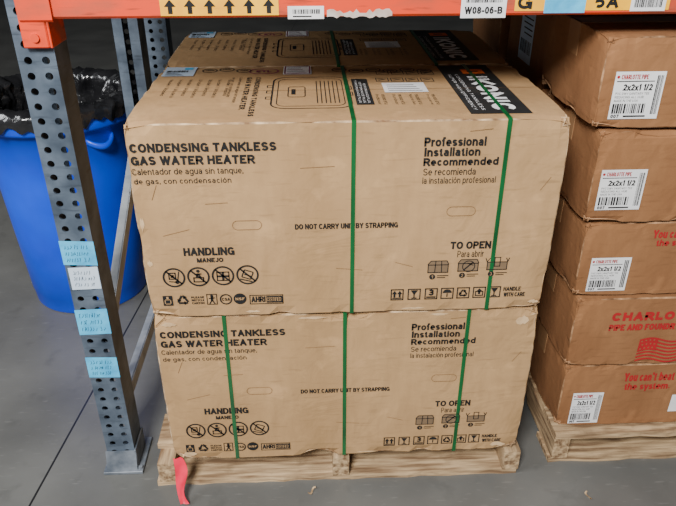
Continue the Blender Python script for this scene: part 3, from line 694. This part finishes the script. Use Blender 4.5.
# ------------------------------------------------------------------ rack uprights
PX0, PX1, PY0, PY1 = -.549, -.490, .070, .138
PW, PD = PX1 - PX0, PY1 - PY0
def post(t, y0, flip, top=1.75):
    mb = MB(); w = PW; pitch = .0262; r = .0066; n = 16; dpt = PD
    yb = y0 if not flip else y0 + dpt; sg = 1 if not flip else -1
    rows = int((top - .012) / pitch)
    for c in range(2):
        for k in range(rows):
            cx = -w / 2 + w * (c + .5) / 2; cz = .012 + pitch * (k + .5); hx, hz = w / 4, pitch / 2
            outer = []; inner = []; back = []
            for a in range(n):
                th = 2 * math.pi * a / n; ca, sa = math.cos(th), math.sin(th)
                s = 1 / max(abs(ca) / hx, abs(sa) / hz)
                ox_, oz_ = ca * s, sa * s
                if a % 4 == 2: ox_, oz_ = math.copysign(hx, ca), math.copysign(hz, sa)
                outer.append((cx + ox_, yb, cz + oz_)); inner.append((cx + ca * r, yb, cz + sa * r)); back.append((cx + ca * r, yb + sg * .004, cz + sa * r))
            mb.quadgrid([outer, inner, back], True)
    ht = .012 + rows * pitch
    ya, yc = min(yb, yb + sg * dpt), max(yb, yb + sg * dpt)
    mb.box(-w / 2 - .002, -w / 2, ya, yc, .008, ht); mb.box(w / 2, w / 2 + .002, ya, yc, .008, ht)
    yr = yb + sg * dpt
    mb.box(-w / 2, -w / 2 + .022, min(yr, yr - sg * .002), max(yr, yr - sg * .002), .008, ht); mb.box(w / 2 - .022, w / 2, min(yr, yr - sg * .002), max(yr, yr - sg * .002), .008, ht)
    return mb.build('post', M['steel'], t, fix=False)
def foot(t, y0):
    mb = MB(); mb.box(-.042, .048, y0 - .022, y0 + .09, 0, .008, .001)
    mb.prismx([(y0 - .016, .008), (y0 - .004, .055), (y0 - .001, .055), (y0 - .001, .008)], -.034, .035)
    mb.box(.032, .036, y0 - .006, y0 + .07, .008, .06, .001)
    mb.cyl((.042, y0 - .012, .011), (0, 0, 1), .005, .008, 6)
    mb.build('foot_plate', M['foot'], t)
def brace(t, ya, za, yb, zb):
    mb = MB(); v = Vector((0, yb - ya, zb - za)); L = v.length; ang = math.atan2(v.z, v.y)
    Mx = Matrix.Translation((.012, ya, za)) @ Matrix.Rotation(ang, 4, 'X')
    mb.box(-.0015, .0015, 0, L, -.017, .017, 0, 0, Mx); mb.box(-.018, 0, 0, L, .0145, .017, 0, 0, Mx); mb.box(-.018, 0, 0, L, -.017, -.0145, 0, 0, Mx)
    mb.build('brace', M['galv'], t)
t = thing('rack_upright', 'grey perforated steel rack upright with blue tape labels beside the tan cartons', 'rack upright', ((PX0 + PX1) / 2, PY0, 0))
REAR = .60
post(t, 0, False); post(t, REAR, True); foot(t, 0); foot(t, REAR)
brace(t, .05, .14, REAR + .02, .14); brace(t, .05, .335, REAR + .02, .67)
for i, (l, tp, b, mt) in enumerate(((66, 241, 265, 'tape'), (83, 309, 334, 'tape'), (93, 357, 377, 'tape'), (74, 267, 289, 'paleblue'))):
    zt = onY(l + 15, tp, PY0).z; zb = onY(l + 15, b, PY0).z; w = PW
    q = Print(); sk = (-.0015, .001, -.001, .0008)[i]; ins = 0 if i < 3 else .006
    q.poly([(-w / 2 - .003 + ins, zb - sk), (w / 2 + .003 - ins * .3, zb + sk), (w / 2 + .003 - ins * .3, zt + sk), (-w / 2 - .003 + ins, zt - sk)], 0, 0)
    rr = random.Random(i + 3); H_ = zt - zb
    for k in range(3):   # lines of small illegible writing
        zz = zb + H_ * (.14 + .27 * k); x = -w / 2 + .005 + ins
        while x < w / 2 - .010:
            lw = rr.uniform(.003, .0044); lh = H_ * rr.uniform(.12, .18)
            pts = [(x + lw * rr.random(), zz + lh * rr.random()) for _ in range(rr.choice([3, 4]))]
            pts[0] = (x, zz); pts[-1] = (x + lw * .6, zz + lh)
            q.path(pts, .0009, 1, 1); x += lw + .0012 + (0.003 if rr.random() < .25 else 0)
    q.build('tape_label', [M[mt], M['tapeink']], lambda u, v, ww: (u, -.0008 - ww, v), t, label='light blue tape with dark handwriting' if i < 3 else 'pale label with small writing')
t2 = thing('rack_upright', 'second perforated grey rack post, standing farther back beyond the tan cartons', 'rack upright', ((PX0 + PX1) / 2, 1.02, 0))
post(t2, 0, False); foot(t2, 0)

# ------------------------------------------------------------------ rack beam, and unseen shelf boards added on it for shade
BY = .058; BZ = onY(338, 17, BY).z; BX0 = -.487
bt = thing('rack_beam', 'orange steel rack beam with stickers, above the cartons', 'rack beam', (BX0, BY, BZ))
mb = MB(); c = .004
prof = [(c, 0), (.045, 0), (.045, .075), (.03, .075), (.03, .105), (c, .105), (0, .105 - c), (0, c)]
mb.prismx(prof, 0.004, 2.4); mb.build('beam', M['orange'], bt)
mb = MB()
mb.box(-.044, -.002, -.002, .010, -.045, .2, .002); mb.box(-.001, .003, -.002, .072, -.045, .2, .001)
mb.prismx([(-.006, 0.0), (-.002, -.004), (-.002, .11), (-.006, .106)], -.040, .012)
for zz in (-.028, .14): mb.cyl((-.022, -.003, zz), (0, 1, 0), .007, .006, 12)
mb.build('connector', M['orange'], bt)
def bfn(u, v, w): return (u, -.0008 - w, v)
def bx(px, py): p = onY(px, py, BY); return (p.x - BX0, p.z - BZ)
q = Print(); a = bx(161, 16); c = bx(279, 16); q.rect(a[0], a[1], c[0], a[1] + .055, 0, 0)
for k in range(6):
    x = a[0] + (c[0] - a[0]) * (k + .5) / 6; q.arrow_up(x, a[1] + .003, a[1] + .025, .0095, 1, 1)
q.build('arrow_sticker', [M['yellow'], M['ink']], bfn, bt, label='yellow sticker with black up arrows')
q = Print(); a = bx(288, 19); c = bx(324, 19); q.rect(a[0], a[1], c[0], a[1] + .02, 0, 0); q.barcode(a[0] + .008, a[1] + .008, c[0] - .006, a[1] + .015, 1, 1, 3); q.line(a[0] + .008, a[1] + .004, c[0] - .02, a[1] + .004, .002, 1, 1)
q.build('barcode_sticker', [M['white'], M['ink']], bfn, bt, label='small white barcode sticker')
rr = random.Random(5); q = Print(); a = bx(327, 19); c = bx(392, 19); n = 20
es = [(a[1] + .001 + rr.random() * .004, a[1] + .008 + rr.random() * .008) for _ in range(n + 1)]
for k in range(n):
    s0, s1 = k / n, (k + 1) / n
    q.poly([(a[0] + (c[0] - a[0]) * s0, es[k][0]), (a[0] + (c[0] - a[0]) * s1, es[k + 1][0]), (a[0] + (c[0] - a[0]) * s1, es[k + 1][1]), (a[0] + (c[0] - a[0]) * s0, es[k][1])])
q.build('torn_sticker', [M['residue']], bfn, bt, label='whitish remains of a torn sticker')
q = Print(); a = bx(460, 18); c = bx(505, 18); q.rect(a[0], a[1], c[0], a[1] + .06, 0, 0); q.text('W08-06-B', a[0] + .006, a[1] + .006, c[0] - .006, a[1] + .018, 1, 1, True); q.barcode(a[0] + .008, a[1] + .024, c[0] - .008, a[1] + .05, 1, 1, 8)
q.build('location_label', [M['white'], M['ink']], bfn, bt, label='white location label')
q = Print(); a = bx(514, 11); c = bx(668, 10); q.rect(a[0], a[1], c[0], a[1] + .05, 0, 0)
g = bx(517, 9); q.text('G', g[0], g[1], g[0] + .024, g[1] + .020, 1, 1, 1); g = bx(594, 8.6); q.text('5A', g[0], g[1], g[0] + .040, g[1] + .022, 1, 1, 1)
q.build('aisle_sign', [M['yellow'], M['ink']], bfn, bt, label='yellow aisle sign with black characters')
q = Print(); a = bx(543, 13); c = bx(584, 12); q.rect(a[0], a[1], c[0], a[1] + .03, 0, 3); q.build('tape_piece', [M['tape']], bfn, bt, label='piece of light blue tape')
q = Print(); a = bx(629, 11); c = bx(664, 10); q.rect(a[0], a[1], c[0], a[1] + .03, 0, 3); q.barcode(a[0] + .006, a[1] + .006, c[0] - .006, a[1] + .02, 1, 4, 6)
q.build('barcode_sticker', [M['white'], M['ink']], bfn, bt, label='small white barcode sticker')
sh = thing('shade_shelf', 'unseen chipboard boards added on the orange rack beam to shade the rear cartons', 'shelf', (BX0, BY + .031, BZ + .0752))  # boards added out of view to keep overhead light off the rear cartons
for k in range(3): MB().box(.02 + k * .79, .80 + k * .79, .002, .62, 0, .018, .001).build('shade_board', M['chip'], sh)

# ------------------------------------------------------------------ bin and liner
BX, BYc = -.812, .90
bn = thing('trash_bin', 'round blue plastic trash bin behind the rack upright', 'trash bin', (BX, BYc, 0))
N = 180
def lathe(prof, fnr=None):
    rows = []
    for i, (r, z) in enumerate(prof):
        row = []
        for k in range(N):
            a = 2 * math.pi * k / N; rr, zz = (r, z) if not fnr else fnr(i, r, z, a)
            row.append((rr * math.cos(a), rr * math.sin(a), zz))
        rows.append(row)
    return rows
RB, RT, HB = .178, .222, .668
mb = MB(); mb.quadgrid(lathe([(.001, .012), (RB - .02, .012), (RB - .015, 0), (RB - .004, 0), (RB, .006), (RB + .004, .05), (RB + .006, .052), (RB + .018, .25), (RB + .030, .46), (RT - .008, .54), (RT - .004, .545), (RT, HB - .068), (RT + .020, HB - .062), (RT + .026, HB - .054), (RT + .026, HB - .012), (RT + .020, HB - .002), (RT + .012, HB), (RT - .002, HB), (RT - .006, HB - .03), (RB - .006, .03), (.001, .02)]), True)
mb.build('body', M['blue'], bn, True)
for ang in (R(-44), R(136)):
    mb = MB(); rows = []
    for k in range(15):
        s = k / 14; da = (s - .5) * .40; zz = HB - .095 - .018 * math.sin(math.pi * s)
        rr = RT - .008 + (.012 + .014 * math.sin(math.pi * s)) * math.sin(math.pi * s) ** .5 if 0 < k < 14 else RT - .010
        a = ang + da; cx, cy = rr * math.cos(a), rr * math.sin(a); ring = []
        for j in range(8):
            b = 2 * math.pi * j / 8; e = .009 * math.cos(b); ring.append((cx + e * math.cos(a), cy + e * math.sin(a), zz + .010 * math.sin(b)))
        rows.append(ring)
    mb.quadgrid(rows, True); mb.build('handle', M['blue'], bn, True)
def wr(i, r, z, a):
    v = Vector((math.cos(a) * 3, math.sin(a) * 3, z * 8)); n1 = noise.noise(v * 1.9); n2 = noise.noise(v * 5 + Vector((3, 1, 7))); n3 = noise.noise(v * 11 + Vector((9, 4, 2)))
    if i < 7: return (r + .006 * abs(n1) * (1 if i < 5 else .4) + .012 * abs(n2) + .008 * abs(n3), z + (.022 * n1 + .016 * n2 if i == 0 else .008 * n2 + .006 * n3))
    return (r - .030 * abs(n1) - .030 * abs(n2) - .014 * abs(n3), z + .010 * n1)
mb = MB(); mb.quadgrid(lathe([(RT + .030, HB - .034), (RT + .032, HB - .025), (RT + .032, HB - .015), (RT + .030, HB - .006), (RT + .025, HB + .001), (RT + .018, HB + .007), (RT + .004, HB + .010), (RT - .014, HB - .002), (RT - .018, HB - .015), (RT - .020, HB - .03), (RT - .022, HB - .05), (RT - .024, HB - .07), (RT - .026, HB - .095), (RT - .028, HB - .12), (RT - .03, HB - .17), (RT - .03, HB - .22), (RT - .05, HB - .36), (.10, HB - .42), (.002, HB - .44)], wr), True)
lo = mb.build('bin_liner', M['bag'], None, True); lo.location = (BX, BYc, 0); tag(lo, 'black plastic bag lining the blue trash bin, folded over its rim', 'trash bag')

# ------------------------------------------------------------------ ribbon and floor litter
mb = MB(); p0 = onY(178, 459, -.006); p1 = onZ(184, 505, .003)
rows = []
for k in range(44):
    s = k / 43; c = p0.lerp(p1, s); c.z = p0.z * (1 - s) ** 1.15 + .003 * s + .002; c.y = p0.y + (p1.y - p0.y) * s ** 1.8 - .008 * math.sin(math.pi * s)
    c.x += .004 * math.sin(s * 7); w = .0105 + .003 * math.sin(s * 6); tw = .3 * math.sin(s * 7)
    rows.append([(c.x + w * e * math.cos(tw), c.y + .002 * math.sin(e * 3 + s * 9) + w * e * math.sin(tw) * .6, max(c.z, .0035) + .0012 * math.sin(e * 4 + s * 11) + .001) for e in (-1, -.5, 0, .5, 1)])
mb.quadgrid(rows); ro = mb.build('ribbon', M['pink'], None, True); tag(ro, 'hot pink plastic ribbon hanging from the corner of the pallet onto the floor', 'ribbon')
for i, (px, py, L, a, lb) in enumerate(((312, 492, .022, .4, 'curled pale wood shaving on the floor before the middle of the pallet'), (588, 497, .02, 1.2, 'pale wood splinter on the floor at the lower right'), )):
    c = onZ(px, py, 0); mb = MB(); rows = []
    for k in range(10):
        s = k / 9 - .5; x = L * s; y = .006 * math.sin(s * 5); z = .002 + .005 * (s * 2) ** 2
        rows.append([(x, y - .003 * (1 - abs(s)), z), (x, y + .003 * (1 - abs(s)), z + .0012), (x, y, max(.0, z - .002))])
    mb.quadgrid(rows, True); o = mb.build('wood_splinter', M['wood'], None); o.location = (c.x, c.y, 0); o.rotation_euler.z = a; tag(o, lb, 'wood splinter')

# ------------------------------------------------------------------ light
w = bpy.data.worlds.new('world'); S.world = w; w.use_nodes = True
bg = w.node_tree.nodes['Background']; bg.inputs['Color'].default_value = (.96, .98, 1, 1); bg.inputs['Strength'].default_value = .28
def area(name, loc, tgt, size, e, col=(1, 1, 1)):
    l = bpy.data.lights.new(name, 'AREA'); l.size = size; l.energy = e; l.color = col
    o = bpy.data.objects.new(name, l); COL.objects.link(o); o.location = loc
    o.rotation_euler = (Vector(tgt) - Vector(loc)).to_track_quat('-Z', 'Y').to_euler(); return o
area('high_bay_light', (-.85, -2.3, 2.8), (-.05, .1, .6), .8, 235, (1, .985, .96))
area('left_daylight', (-3.4, -.9, 2.8), (-.8, .9, .4), 1.5, 110, (.96, .98, 1))
